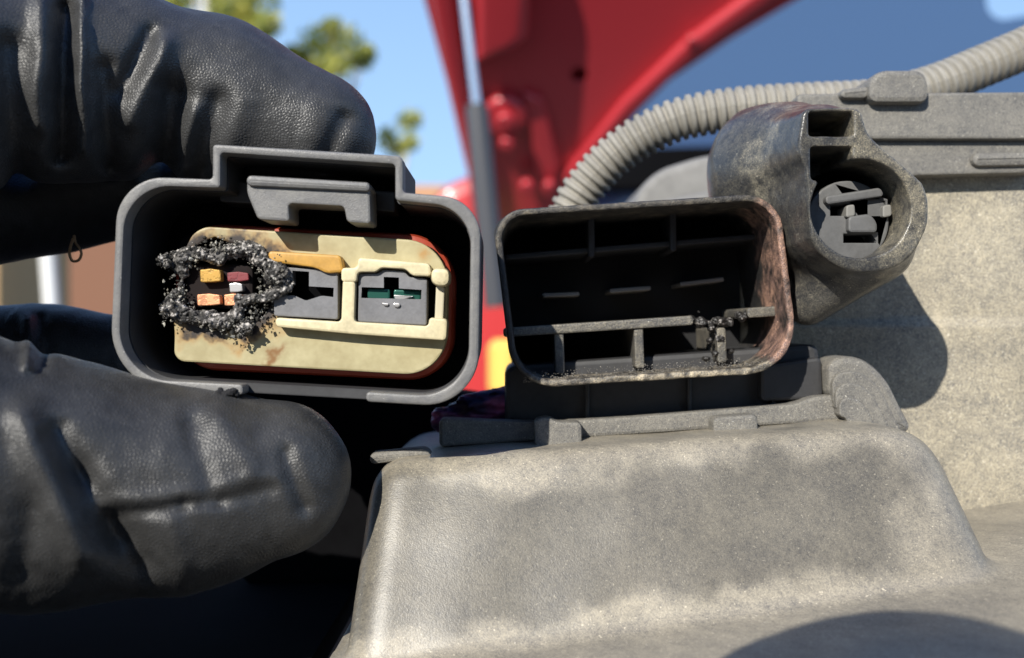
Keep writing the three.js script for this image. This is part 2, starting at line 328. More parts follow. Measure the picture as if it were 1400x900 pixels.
// hood, raised: its underside leans over towards the camera
{
  const t = 44 * Math.PI / 180, O = P(780, 100, 1000), u = new THREE.Vector3(1, 0, 0), v = new THREE.Vector3(0, Math.cos(t), Math.sin(t)), n = new THREE.Vector3(0, -Math.sin(t), Math.cos(t));
  const Mx = new THREE.Matrix4().makeBasis(u, v, n).setPosition(O), eye = new THREE.Vector3(0, CY, 0);
  const uv = (px, py) => { const r = P(px, py, 1000).sub(eye), k = O.clone().sub(eye).dot(n) / r.dot(n), q = r.multiplyScalar(k).add(eye).sub(O); return [q.dot(u), q.dot(v)]; };
  const sh = (pts, C = THREE.Shape) => { const s = new C(); pts.forEach((p, i) => { const q = uv(...p); i ? s.lineTo(...q) : s.moveTo(...q); }); s.closePath(); return s; };
  const plate = (s, w0, w1, bev) => { const g = new THREE.ExtrudeGeometry(s, { depth: (w1 - w0) - 2 * bev, bevelEnabled: bev > 0, bevelThickness: bev, bevelSize: bev, bevelOffset: -bev, bevelSegments: 4, curveSegments: 24 }); g.translate(0, 0, w0 + bev); return weighted(g.applyMatrix4(Mx), 0.8); };
  const disc = (px, py, r, C = THREE.Path) => { const s = new C(), q = uv(px, py); s.absarc(q[0], q[1], r, 0, Math.PI * 2); return s; };
  const edge = [[574, -40], [580, 0], [610, 110], [640, 240], [650, 330], [720, 330], [770, 280], [830, 215], [865, 160], [915, 110], [1000, 52], [1095, -4], [1240, -90], [1500, -200], [1900, -600], [500, -600], [555, -200]];
  const hood = thing('car_hood', 'raised red car hood seen from underneath', 'car hood', O);
  const inner = sh(edge); inner.holes.push(disc(792, 102, 0.0085));
  part('inner_panel', plate(inner, -0.004, 0.001, 0.001), MAT.red, hood);
  part('outer_skin', plate(sh(edge.map(([x, y]) => [x + (x < 700 ? -2 : 2), y])), -0.034, -0.026, 0.002), MAT.red, hood);
  part('edge_flange', plate(sh([[582, -60], [614, -60], [641, 110], [672, 300], [655, 315], [637, 205], [606, 75]]), 0.0015, 0.022, 0.008), MAT.red, hood);
  part('stiffener', plate(sh([[650, -150], [730, -150], [722, 35], [700, 55], [652, 68]]), 0.0015, 0.03, 0.013), MAT.red, hood);
  part('stiffener', plate(sh([[1120, -60], [1080, -28], [950, 65], [862, 150], [800, 215], [770, 240], [775, 225], [850, 130], [935, 48], [1040, -30], [1090, -70]]), 0.0015, 0.016, 0.006), MAT.red, hood);
  part('stiffener', plate(sh([[715, 120], [742, 130], [765, 215], [755, 262], [735, 262], [728, 200]]), 0.0015, 0.012, 0.005), MAT.red, hood);
  part('hinge_pad', plate(disc(690, 152, 0.024, THREE.Shape), 0.0015, 0.016, 0.006), MAT.red, hood);
  for (const [x, y, r] of [[691, 150, 0.010], [693, 180, 0.008], [720, 238, 0.008], [750, 237, 0.006], [942, 40, 0.006]])
    part('bolt', plate(disc(x, y, r, THREE.Shape), 0.0165, 0.028, 0.003), MAT.red, hood);
}
{
  const s = thing('gas_strut', 'gas strut with bright rod propping the red hood', 'gas strut', P(660, 320, 800));
  part('rod', rod(P(628, -60, 800), P(654, 160, 800), 0.0040), MAT.steel, s);
  part('cylinder', rod(P(652, 148, 800), P(678, 420, 800), 0.0094, 24), MAT.strut, s);
  part('collar', rod(P(651.5, 144, 800), P(652.6, 156, 800), 0.0086, 24), MAT.strut, s);
}
{
  const f = thing('fender', 'bright red car fender behind the gas strut', 'fender', P(700, 560, 1500));
  part('panel', poly([[560, 330, 10], [590, 262, 20], [640, 234, 30], [700, 232, 10], [760, 236, 10], [760, 620, 4], [560, 620, 4]], 1500, 260, 25, 12), phy({ color: rgb(0.5, 0.022, 0.02), roughness: 0.4, clearcoat: 0.6, clearcoatRoughness: 0.2 }), f);
  const c = thing('filler_cap', 'yellow plastic cap glimpsed between the two connectors', 'cap', P(688, 510, 1100));
  const prof = [[0, 0], [0.022, 0], [0.024, 0.004], [0.024, 0.05], [0.018, 0.058], [0, 0.06]].map(p => new THREE.Vector2(...p));
  const g = new THREE.LatheGeometry(prof, 28); g.translate(P(696, 535, 1100).x, P(696, 535, 1100).y, -1.1);
  part('cap', weighted(g, 0.5), std({ color: rgb(0.75, 0.50, 0.10), roughness: 0.45 }), c);
}
{
  const w = thing('windshield', 'blue tinted car windshield behind the hood and conduit', 'windshield', P(1100, 260, 1700));
  part('glass', poly([[760, -260, 20], [1330, -260, 20], [1352, 30, 26], [1420, 18, 4], [1520, 10, 4], [1560, 270, 20], [760, 300, 20]], 1700, 12, 3, 12), phy({ color: rgb(0.045, 0.088, 0.18), roughness: 0.12, clearcoat: 1, clearcoatRoughness: 0.05 }), w);
  part('seal', poly([[780, 205, 4], [1500, 182, 4], [1500, 245, 4], [780, 260, 4]], 1660, 30, 4, 4), MAT.black, w);
}
{
  const c = thing('cowl_panel', 'smooth grey cowl panel behind the wide socket', 'cowl', P(950, 280, 240));
  part('panel', boxUV(poly([[866, 268, 8], [898, 232, 20], [966, 211, 14], [1180, 200, 6], [1180, 330, 4], [866, 330, 4]], 240, 60, 2, 8), 0.12), MAT.cowl, c);
  part('ledge', boxUV(poly([[884, 280, 4], [960, 262, 6], [1170, 250, 4], [1170, 340, 4], [884, 340, 4]], 222, 12, 1.5, 4), 0.12), MAT.cowl, c);
}
{ // dark tray of the engine bay under and behind everything
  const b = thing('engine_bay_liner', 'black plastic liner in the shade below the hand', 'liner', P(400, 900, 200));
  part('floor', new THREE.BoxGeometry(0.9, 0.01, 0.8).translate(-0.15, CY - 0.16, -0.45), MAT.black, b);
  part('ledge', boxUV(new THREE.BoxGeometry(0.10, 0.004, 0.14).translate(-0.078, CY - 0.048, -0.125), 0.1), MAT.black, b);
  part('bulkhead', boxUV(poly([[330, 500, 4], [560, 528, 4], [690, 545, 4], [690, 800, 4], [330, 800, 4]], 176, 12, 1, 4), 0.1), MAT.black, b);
}

// ---------------------------------------------------------------- headlamp housing (moulded body), panel, rail
const HX = -10, HY = -17.2, HZ = -130, roll = 4 * Math.PI / 180, cr = Math.cos(roll), sr = Math.sin(roll);
function housingF(x, y, z) {
  const dx = x - HX, dy = y - HY, X = dx * cr + dy * sr, Y = -dx * sr + dy * cr, Z = z - HZ;
  const w = 0.35 * pn(x * 0.09, y * 0.09, z * 0.09);
  const top = Y + w, front = Y * 0.46 + Z * 0.888 + w, left = -(X + 9.0) * 0.985 + Y * 0.15, right = (X - 67.5) * 0.975 + Y * 0.20, back = -(Z + 38);
  let d = smax(smax(top, front, 2.4), back, 2);
  d = smax(d, left, 5.5); d = smax(d, right, 9);
  // flange the wall runs down to
  const fl = (y - (-41.5 + (x + 18.5) * 0.135)) * 0.985 + w * 1.2;
  const fsl = Math.max(Math.max(fl, -(fl + 5)), -(x + 23.5), z + 60);
  d = smin(d, fsl, 1.6);
  return d;
}
function panelF(x, y, z) {                                           // upright panel behind, on the far side
  const qx = Math.abs(x - 78) - 40, py = Math.abs(y + 12) - 38, pz = Math.abs(z + 164 + (1.3 * ss(0.6, 1.6, y))) - 6, w = 0.35 * pn(x * 0.09, y * 0.09, z * 0.09);
  return Math.hypot(Math.max(qx, 0), Math.max(py, 0), Math.max(pz, 0)) + Math.min(Math.max(qx, py, pz), 0) - 0.6 + w;
}
const housing = thing('headlamp_housing', 'large dusty grey plastic housing filling the lower right', 'housing', new THREE.Vector3(0.03, CY - 0.045, -0.13));
{
  const g = tiltUV(mould(housingF, [-30, -48, -182], [112, 30, -56], 0.75), 0.04);
    paint(g, (x, y, z) => {                                         // cleaner grey wall, beige dust lying thick on ledge, flange and far panel
      const n = fbm(x * 130, y * 130, z * 130, 4), m = fbm(x * 45 + 3, y * 45, z * 45, 4);
      const dx = x * 1e3 - HX, dy = (y - CY) * 1e3 - HY, X = dx * cr + dy * sr, Y = -dx * sr + dy * cr, fl = (y - CY) * 1e3 + 41.5 - (x * 1e3 + 18.5) * 0.135;
      const worn = ss(-1.2, -4.5, Y + n * 5 + m * 5) * ss(1.5, 4.5, fl + n * 4) * ss(66, 56, X + n * 12) * ss(-0.150, -0.143, z);
      const patch = ss(-0.1, 0.25, m + 0.35 * n);
      const a = mix(1.22, 0.60, worn) * (1 + 0.28 * m) * mix(1, 0.8, patch * worn), w = mix(0.055, 0.04, worn);
      return [a * (1 + w), a, a * (1 - 1.6 * w)];
    });
  part('body', g, MAT.housing, housing);
  const pg = boxUV(mould(panelF, [34, -54, -176], [124, 30, -154], 0.8), 0.04);
  paint(pg, (x, y, z) => { const m = fbm(x * 45 + 3, y * 45, z * 45, 4), a = 1.08 + 0.45 * m; return [a * 1.02, a, a * 0.96]; });
  part('panel', pg, MAT.panel, housing);
}
const dusty = (pts, d, len, bev, seg) => boxUV(poly(pts, d, len, bev, seg), 0.04);
const white = g => paint(g, () => [1, 1, 1]);
{
  part('top_bar', white(dusty([[1090, 128, 4], [1420, 125, 4], [1420, 190, 3], [1090, 190, 3]], 153.5, 12, 0.5, 4)), MAT.trim, housing);
  part('step_plate', white(dusty([[1090, 191, 2], [1420, 190.5, 2], [1420, 236, 3], [1250, 240, 4], [1230, 250, 6], [1090, 250, 2]], 155, 10, 0.5, 4)), MAT.trim, housing);
  part('ridge', white(dusty([[1330, 208, 4], [1430, 206, 4], [1430, 226, 4], [1330, 228, 4]], 154, 4, 0.8, 4)), MAT.trim, housing);
  const rail = part('rail', dusty([[600, 572, 6], [735, 577, 4], [860, 570, 4], [1090, 552, 14], [1110, 542, 10], [1150, 540, 12], [1157, 575, 6], [600, 612, 3]], 141, 3.2, 0.5, 6), MAT.trim, housing);
  part('clip_tab', dusty([[730, 573, 6], [750, 570, 6], [762, 577, 4], [796, 577, 5], [796, 612, 5], [732, 616, 5]], 137.6, 3.6, 0.5, 6), MAT.trim, rail);
  part('clip_tab', dusty([[974, 571, 6], [1036, 566, 6], [1038, 596, 5], [976, 600, 5]], 137.6, 3.6, 0.5, 6), MAT.trim, rail);
  part('clip_tab', dusty([[505, 620, 5], [583, 612, 4], [592, 626, 5], [505, 636, 4]], 134.5, 3, 0.5, 6), MAT.trim, rail);
  part('support', dusty([[690, 500, 6], [1120, 470, 6], [1128, 575, 4], [690, 610, 4]], 145, 14, 0.8, 6), MAT.plugDark, rail);
  for (const [x0, x1, y] of [[800, 806, 545], [940, 946, 538], [1055, 1061, 530]]) part('rib', dusty([[x0, y - 30, 2], [x1, y - 30, 2], [x1, y + 40, 2], [x0, y + 40, 2]], 144, 3, 0.2, 3), MAT.plugDark, rail);
  part('step', dusty([[1040, 500, 3], [1124, 488, 3], [1126, 545, 3], [1040, 550, 3]], 143, 4, 0.5, 4), MAT.plugDark, rail);
  // ribbed curved fin
  const fin = part('fin', dusty([[1130, 492, 14], [1172, 484, 26], [1212, 512, 30], [1235, 560, 10], [1252, 592, 4], [1160, 598, 4], [1156, 550, 6], [1134, 545, 4]], 141, 7, 1.0, 10), MAT.trim, housing);
  for (const [k, d] of [[0.86, 140.2], [0.7, 139.4], [0.5, 138.6]])
    part('rib', dusty([[1134, 500, 14], [1172, 490, 26], [1208, 514, 30], [1230, 560, 10], [1246, 590, 4], [1160, 594, 4], [1156, 550, 6], [1136, 545, 4]].map(([x, y, r]) => [mix(1160, x, k), mix(594, y, k), r]), d, 3, 0.25, 10), MAT.trim, fin);
  const cc = thing('cable_clip', 'grey plastic clip tab holding the conduit on the top bar', 'clip', P(1230, 128, 162));
  part('clip', dusty([[1188, 108, 10], [1205, 95, 10], [1262, 95, 8], [1271, 110, 8], [1271, 140, 3], [1188, 140, 3]], 151.5, 12, 0.8, 6), MAT.trim, cc);
  part('wedge', dusty([[1150, 122, 4], [1190, 116, 4], [1190, 134, 3], [1150, 134, 3]], 152, 8, 0.6, 4), MAT.trim, cc);
}
// ---------------------------------------------------------------- corrugated conduit
{
  const path = [[730, 380, 178], [768, 312, 178], [795, 262, 177], [845, 208, 175], [915, 168, 173], [1000, 150, 172], [1100, 143, 172], [1200, 137, 173], [1275, 118, 174], [1340, 92, 175], [1410, 62, 176], [1490, 20, 178]].map(p => P(...p));
  const c = new THREE.CatmullRomCurve3(path), L = c.getLength(), pitch = 0.00172, n = Math.round(L / pitch) * 10, seg = 28;
  const fr = c.computeFrenetFrames(n, false), pts = c.getSpacedPoints(n), pos = [], idx = [], up = new THREE.Vector3();
  for (let i = 0; i <= n; i++) {
    const ph = (i % 10) / 10, hgt = ss(0.08, 0.3, ph) - ss(0.68, 0.9, ph), r = 0.0031 + 0.00075 * hgt + 0.00006 * pn(i * 0.31, 0, 0);
    const ts = fr.tangents[i], a = new THREE.Vector3(0, 0, 1), b = a.clone().cross(ts).normalize(); a.crossVectors(ts, b);
    for (let j = 0; j <= seg; j++) { const q = j / seg * Math.PI * 2; up.copy(pts[i]).addScaledVector(a, Math.cos(q) * r).addScaledVector(b, Math.sin(q) * r); pos.push(up.x, up.y, up.z); }
  }
  for (let i = 0; i < n; i++) for (let j = 0; j < seg; j++) { const a = i * (seg + 1) + j, b = a + seg + 1; idx.push(a, b, a + 1, b, b + 1, a + 1); }
  let g = new THREE.BufferGeometry(); g.setAttribute('position', new THREE.Float32BufferAttribute(pos, 3)); g.setIndex(idx); g.computeVertexNormals();
  const cd = thing('cable_conduit', 'dusty beige corrugated conduit arching behind both sockets', 'cable conduit', P(900, 200, 175));
  part('tube', boxUV(g, 0.03), MAT.conduit, cd);
}
// outline of the wide socket in its own slanting frame: distance in millimetres
function socketB(x, y) {
  const X = x - 18.6, Y = y - 5.3, v = -X * 0.062 + Y, u = X + Y * 0.122, r = u < 0 ? (v > 0 ? 4.6 : 6) : (v > 0 ? 5 : 7.6);
  const qx = Math.abs(u) - 20.1 + r, qy = Math.abs(v) - 12.5 + r;
  return Math.hypot(Math.max(qx, 0), Math.max(qy, 0)) + Math.min(Math.max(qx, qy), 0) - r;
}
// ---------------------------------------------------------------- wide socket, melted at one end
{
  const D = 135, t = thing('wide_socket', 'wide open black multi pin socket with melted dusty end', 'connector socket', P(885, 515, 140));
  const f = (x, y, z) => {
    const w = 0.16 * fbm(x * 0.5, y * 0.5, z * 0.5, 3) + 0.05 * pn(x * 2.2, y * 2.2, z * 2.2), o = socketB(x, y), dep = -z - D;
    return smax(Math.abs(o + 0.5) - 0.5, Math.abs(dep - 13) - 13, 0.35) + w * (0.3 + 0.7 * ss(0, -6, y) + 0.3 * ss(33, 37, x));
  };
  const g = boxUV(mould(f, [-4, -10, -163], [43, 21, -133], 0.34), 0.04);
  const pink = [3.3, 2.1, 1.75];
  paint(g, (x, y, z) => {
    const dd = (-z) * 1000 - D, n = fbm(x * 260, y * 260, z * 260, 4), n2 = fbm(x * 900, y * 900, z * 900, 2), Y = (y - CY) * 1e3 - (x * 1e3 - 18.6) * 0.062;
    const side = ss(34.6, 36.2, x * 1e3 + Y * 0.122 + n * 2.5) * ss(17.5, 15.5, Y + n * 4) * cl(0.75 + n * 1.2 + n2), low = ss(-4.6, -6.0, Y + n * 2.2) * cl(0.75 + 1.3 * n + 1.2 * n2);
    const topDust = ss(12.1, 12.5, Y + n * 0.8) * cl(0.5 + 1.0 * n2) * 0.3;
    const c = blend3([0.30 + n2 * 0.2, 0.30 + n2 * 0.2, 0.32 + n2 * 0.2], [2.2 + 3.5 * n2, 2.0 + 3.2 * n2, 1.65 + 2.6 * n2], Math.max(cl(low), topDust));
    return blend3(c, pink.map(v => v * (0.85 + 0.5 * n2 + 0.3 * n)), cl(side) * ss(15 + 12 * n, 9 + 12 * n, dd));
  });
  part('shroud', g, MAT.socket, t);
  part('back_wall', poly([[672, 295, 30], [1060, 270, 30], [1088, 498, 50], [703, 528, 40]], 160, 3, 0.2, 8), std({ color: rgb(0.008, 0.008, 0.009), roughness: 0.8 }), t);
  const wh = g => paint(boxUV(g, 0.04), (x, y, z) => { const a = 1.3 + 1.2 * fbm(x * 300, y * 300, z * 300, 3); return [a * 0.95, a * 0.93, a * 0.87]; });
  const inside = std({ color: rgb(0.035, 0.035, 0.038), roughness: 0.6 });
  part('divider', wh(bar(688, 455, 948, 438, 13, 141, 17)), MAT.socket, t);
  part('divider', wh(bar(1022, 428, 1068, 425, 14, 141, 17)), MAT.socket, t);
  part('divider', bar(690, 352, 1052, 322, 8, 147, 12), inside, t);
  for (const [x, y0, y1] of [[764, 452, 512], [873, 446, 504], [986, 448, 496]]) part('rib', wh(bar(x, y0, x + 2, y1, 13, 141.4, 16)), MAT.socket, t);
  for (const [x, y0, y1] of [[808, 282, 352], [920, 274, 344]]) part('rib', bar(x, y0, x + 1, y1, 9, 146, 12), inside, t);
  for (const [x0, y0, x1, y1] of [[742, 404, 792, 402], [834, 398, 890, 394], [930, 389, 990, 382]]) part('blade', bar(x0, y0, x1, y1, 6, 151, 9, 0.15), std({ color: rgb(0.26, 0.24, 0.22), metalness: 0.6, roughness: 0.5 }), t);
  // char around the burnt pin
  const R = mulberry(33), list = [];
  const spots = [[946, 437, 6], [958, 441, 9], [972, 447, 8], [984, 440, 9], [998, 439, 7], [1012, 433, 8], [1024, 429, 6], [970, 466, 5], [984, 462, 7], [978, 484, 6], [966, 490, 5], [1000, 482, 4], [955, 425, 3], [957, 412, 1.5]].map(([x, y, r]) => J(x, y, 142, r * 0.1));
  const cf = (x, y, z) => { let d = 9; for (const b of spots) d = smin(d, Math.hypot(x - b[0], y - b[1], (z - b[2]) * 0.6) - b[3], 0.5); return d + 0.75 * fbm(x * 0.9, y * 0.9, z * 0.9, 4) + 0.1; };
  const cg = mould(cf, [22, -8, -147], [36, 6, -138], 0.14);
  paint(cg, (x, y, z) => { const k = 0.02 + 0.30 * ss(0.12, 0.45, fbm(x * 1500, y * 1500, z * 1500, 3)); return [k, k * 0.92, k * 0.85]; });
  part('char', cg, std({ vertexColors: true, roughness: 0.5 }), t, 'black charred plastic around the burnt pin');
  for (let i = 0; i < 1500; i++) { // grit caught on the lower lip
    const x = 715 + R() * 340, y = 523 - (x - 715) * 0.073 - R() * R() * 16, c = P(x, y, 135.2 + R() * 4), e = 0.00004 + 0.00010 * R() * R(), k = 0.06 + 0.3 * R() * R();
    list.push(paint(new THREE.IcosahedronGeometry(e, 0).rotateX(R() * 3).translate(c.x, c.y, c.z), () => [k, k * 0.92, k * 0.8]));
  }
  part('grit', mergeGeometries(list), MAT.crumbs, t).userData.kind = 'stuff';
}
// ---------------------------------------------------------------- round socket
{
  const C = J(1185, 287, 128, 0), t = thing('round_socket', 'dusty round two pin socket with a keyed slot on top', 'connector socket', P(1185, 300, 145));
  const box2 = (x, y, cx, cy, hx, hy, r) => { const qx = Math.abs(x - cx) - hx + r, qy = Math.abs(y - cy) - hy + r; return Math.hypot(Math.max(qx, 0), Math.max(qy, 0)) + Math.min(Math.max(qx, qy), 0) - r; };
  const cap2 = (x, y, ax, ay, ra, bx, by, rb) => { const ex = bx - ax, ey = by - ay, h = cl(((x - ax) * ex + (y - ay) * ey) / (ex * ex + ey * ey)); return Math.hypot(x - ax - ex * h, y - ay - ey * h) - mix(ra, rb, h); };
    const shoulderA = J(1062, 232, 152, 9.0), shoulderB = J(1120, 200, 140, 5), shC = J(1060, 330, 160, 9), keelA = J(1208, 348, 133, 3.4), keelB = J(1105, 415, 141, 3.2);
  const f = (x, y, z) => {
    const X = x - C[0], Y = y - C[1], dep = -(z - C[2]), g = dep * 0.10;
    let o = smin(cap2(X, Y, 0, 0, 8.2, -4.2, 8.4, 4.3), box2(X, Y, -4.5, 10.0, 3.9, 3.3, 1), 2) - Math.max(g, 0);
    let d = smax(o, -dep, 0.5); d = smax(d, dep - 40, 1);
    d = smin(d, capsule(x, y, z, shoulderA, shoulderB), 5); d = smin(d, capsule(x, y, z, shoulderA, shC), 6);
    d = smin(d, capsule(x, y, z, keelA, keelB), 3);                  // slanting keel
    // cavity
    let c = smin(Math.hypot(X + 0.7, Y - 0.2) - 6.5, box2(X, Y, -4.6, 6.5, 2.7, 2.6, 0.5), 0.5);
    c = Math.min(c, box2(X, Y, -4.6, 11.3, 2.9, 1.6, 0.3));
    c = Math.max(c, -Math.max(Math.abs(Y - 8.7) - 0.45, 0) + (Math.abs(Y - 8.7) < 0.45 ? 0.6 : -9));
    c = Math.max(c, dep - 13, -dep - 6);
    d = smax(d, -c, 0.35);
    return smax(d, -(socketB(x, y) - 0.15), 0.3) + 0.06 * pn(x * 0.5, y * 0.5, z * 0.5);
  };
  const g = boxUV(mould(f, [24, -10, -172], [62, 34, -126], 0.36), 0.04);
  paint(g, (x, y, z) => {                                           // clean moulded plastic, dust lying on the shoulder and on the outer half of the rim
    const n = fbm(x * 150, y * 150, z * 150, 4), n2 = fbm(x * 700, y * 700, z * 700, 2), X = x * 1e3 - C[0], Y = (y - CY) * 1e3 - C[1], zz = z * 1e3;
    const rim = ss(-1.5, 2.5, X + 0.35 * Y + 5 * n) * ss(-139, -134, zz + 5 * n), sh = ss(10.5, 7, Math.hypot(x * 1e3 - shoulderA[0] - 2, Y + C[1] - shoulderA[1], (zz - shoulderA[2] - 6) * 0.7) + 6 * n);
    const m = cl(Math.max(rim, sh) * (0.8 + 1.4 * n2) + 0.12 * (1 + 3 * n2));
    return blend3([0.33, 0.335, 0.35], [1.15, 1.08, 0.92], m);
  });
  part('body', g, MAT.round, t);
  part('cavity_floor', slab((() => { const s = new THREE.Shape(); s.absarc(C[0] * 1e-3 - 0.0009, CY + C[1] * 1e-3, 0.0066, 0, Math.PI * 2); return s; })(), 139, 2, 0.1), MAT.black, t);
  // inner insert with two pin slots
  const ins = new THREE.Shape(), ic = [C[0] - 0.6, C[1] - 1.0]; ins.absarc(ic[0] * 1e-3, CY + ic[1] * 1e-3, 0.0057, 0, Math.PI * 2);
  const hole = (x, y, w, h) => { const p = new THREE.Path(), q = P(x, y, 133.5), s = 133.5e-3 / F; p.moveTo(q.x - w * s, q.y - h * s); p.lineTo(q.x + w * s, q.y - h * s); p.lineTo(q.x + w * s, q.y + h * s); p.lineTo(q.x - w * s, q.y + h * s); ins.holes.push(p); };
  hole(1148, 287, 12, 8); hole(1200, 284, 11, 9); hole(1176, 326, 22, 6);
  const grey = std({ color: rgb(0.14, 0.14, 0.14), map: T.soft, roughness: 0.6 });
  part('insert', boxUV(slab(ins, 133.5, 4, 0.25, 20), 0.03), grey, t);
  part('key', boxUV(poly([[1128, 268, 4], [1205, 256, 4], [1210, 268, 4], [1130, 280, 4]], 132.3, 3, 0.3, 4), 0.03), grey, t);
  part('key', boxUV(poly([[1160, 296, 4], [1190, 292, 4], [1200, 304, 3], [1200, 318, 3], [1160, 318, 3]], 132.4, 3, 0.3, 4), 0.03), grey, t);
  for (const [x, y] of [[1163, 290], [1213, 290]]) part('pin', boxUV(poly([[x - 6, y - 9, 2], [x + 6, y - 11, 2], [x + 7, y + 5, 2], [x - 6, y + 8, 2]], 132.6, 4, 0.2, 3), 0.03), std({ color: rgb(0.20, 0.195, 0.18), roughness: 0.6 }), t);
}
// ---------------------------------------------------------------- crumpled purple wrap between
{
  const f = (x, y, z) => {
    const a = J(606, 574, 149, 1.8), b = J(720, 560, 152, 3.0), c = J(640, 556, 148, 1.6), e = J(705, 545, 150, 2.0);
    const d = smin(capsule(x, y, z, a, b), capsule(x, y, z, c, e), 2);
    return d + 1.6 * Math.abs(fbm(x * 0.22 + y * 0.3, y * 0.7, z * 0.4, 3)) - 0.35;
  };
  const w = thing('tape_wrap', 'crumpled purple black tape wrap below the gap between connectors', 'tape', P(640, 560, 157));
  const g = boxUV(mould(f, [-24, -22, -168], [6, -6, -148], 0.3), 0.02);
  paint(g, (x, y, z) => { const n = cl(0.5 + 1.6 * fbm(x * 220, y * 400, z * 220, 3)); return blend3([0.07, 0.04, 0.09], [0.85, 0.22, 0.46], n * n); });
  part('wrap', g, std({ vertexColors: true, roughness: 0.4 }), w);
}
// ---------------------------------------------------------------- the burnt plug held in the hand
{
  const D = 120, t = thing('burnt_plug', 'grey plastic plug with burnt terminal held by the gloved hand', 'connector plug', P(405, 540, 125));
  const outer = [[160, 240, 72], [290, 245, 3], [290, 197, 5], [551, 213, 9], [551, 263, 5], [658, 272, 66], [653, 558, 88], [148, 530, 84]];
  const inner = [[171, 253, 62], [301, 257, 4], [301, 208.5, 4], [540, 224.5, 5], [540, 274, 5], [644, 284, 54], [640, 544, 74], [161, 517, 70]];
  const o = pts => boxUV(pts, 0.03);
  const front = [[500, 549.5, 3], [653, 558, 88], [658, 272, 66], [551, 263, 5], [551, 213, 9], [290, 197, 5], [290, 245, 3], [160, 240, 72], [148, 530, 84], [332, 540.5, 3], [332, 526, 3], [161, 517, 70], [171, 253, 62], [301, 257, 4], [301, 208.5, 4], [540, 224.5, 5], [540, 274, 5], [644, 284, 54], [640, 544, 74], [500, 536, 3]];
  part('shroud_rim', o(slab(outline(front, D, THREE.Shape, 0.5), D, 3, 0.3, 14)), MAT.plug, t);
  const ring = outline(outer.map(([x, y, r]) => [mix(x, 405, 0.004), mix(y, 390, 0.004), r]), D); ring.holes.push(outline(inner, D, THREE.Path));
  part('shroud', o(slab(ring, D + 2.98, 13, 0.1, 14)), MAT.plugDark, t);
  part('rear_body', o(poly([[215, 275, 50], [610, 300, 50], [605, 505, 50], [205, 490, 50]], 136.5, 22, 2, 8)), MAT.plugDark, t);
  part('shroud_floor', o(slab(outline(outer.map(([x, y, r]) => [mix(x, 405, 0.02), mix(y, 390, 0.02), r]), D), 135.5, 1.5, 0.1, 10)), MAT.black, t);
  part('latch_floor', o(poly([[300, 246, 2], [540, 262, 2], [540, 290, 2], [300, 276, 2]], 128, 6, 0.2, 3)), MAT.plugDark, t);
  // latch tab under the bracket
  const tab = part('latch_tab', o(poly([[337, 240, 9], [505, 250, 7], [507, 306, 3], [474, 304, 2], [470, 282, 2], [394, 278, 2], [396, 303, 2], [352, 300, 4], [337, 264, 5]], 120.9, 6, 0.3, 6)), MAT.plug, t);
  part('tab_lip', o(poly([[336, 239, 9], [506, 249, 7], [506, 262, 3], [336, 254, 4]], 120.2, 5, 0.45, 6)), MAT.plug, tab);
  // red seal ring, then the cream face with its burnt bite
  part('seal', slab((() => { const s = outline([[240, 303, 62], [622, 322, 64], [618, 523, 62], [232, 504, 62]], 128.5); return s; })(), 128.5, 7, 1.0, 12), MAT.seal, t);
  const R = mulberry(12), bite = [];
  for (let i = 0; i <= 22; i++) { const a = mix(2.35, -2.6, i / 22), j = 1 + (R() - 0.5) * 0.16; bite.push([302 + 78 * Math.cos(a) * j, 388 - 60 * Math.sin(a) * j, 0]); }
  const face = outline([[268, 309, 20], [614, 331, 58], [609, 515, 58], [237, 494, 62], [238, 462, 4], ...bite.reverse()], 126);
  face.holes.push(outline([[386, 362, 2], [600, 375, 2], [600, 452, 2], [386, 440, 2]], 126, THREE.Path));
  const fg = slab(face, 126, 5, 0.25, 14), fp = fg.attributes.position, fuv = new Float32Array(fp.count * 2), FN = 1024;
  for (let i = 0; i < fp.count; i++) { fuv[i * 2] = ((700 + fp.getX(i) / 0.126 * F) - 220) / 420; fuv[i * 2 + 1] = ((450 - (fp.getY(i) - CY) / 0.126 * F) - 290) / 420; }
  fg.setAttribute('uv', new THREE.BufferAttribute(fuv, 2));
  const stains = tex(FN, k => {                                      // scorch, soot and brown runs in the cream plastic
    const px = 220 + (k % FN) / FN * 420, py = 290 + (k / FN | 0) / FN * 420, n = fbm(px * 0.03, py * 0.03, 0.5, 4), n2 = fbm(px * 0.12, py * 0.12, 3.5, 3);
    let c = blend3([0.44, 0.39, 0.225], [0.34, 0.29, 0.155], cl(0.5 + n * 1.2 + n2 * 0.5));
    const streak = Math.exp(-Math.pow((px - 372 - (489 - py) * 0.9 + n * 30) / (7 + 5 * n2), 2)) * ss(508, 496, py) * ss(464, 480, py);
    const burn = ss(108, 84, Math.hypot(px - 302, (py - 388) * 1.25) + n * 45 + n2 * 14), rim = ss(512, 520, py + (px - 240) * -0.055 + n * 6 + 14) * cl(0.6 + n2 * 2), ts = Math.exp(-Math.pow(Math.hypot(px - 580, py - 347) / 8 + n2, 2)) * 0.7, br = ss(128, 92, Math.hypot(px - 302, (py - 388) * 1.3) + n * 70);
    c = blend3(c, [0.36, 0.20, 0.06], cl(br * 0.8)); c = blend3(c, [0.20, 0.085, 0.02], cl(streak * 0.9 + rim * 0.7)); c = blend3(c, [0.36, 0.17, 0.03], cl(ts));
    return blend3(c, [0.03, 0.022, 0.018], cl(burn));
  }, true);
  part('face_plate', fg, std({ map: stains, roughness: 0.5 }), t);
  part('cavity_back', poly([[244, 320, 20], [606, 336, 30], [604, 500, 30], [244, 488, 30]], 127.6, 0.8, 0.1, 6), MAT.black, t);
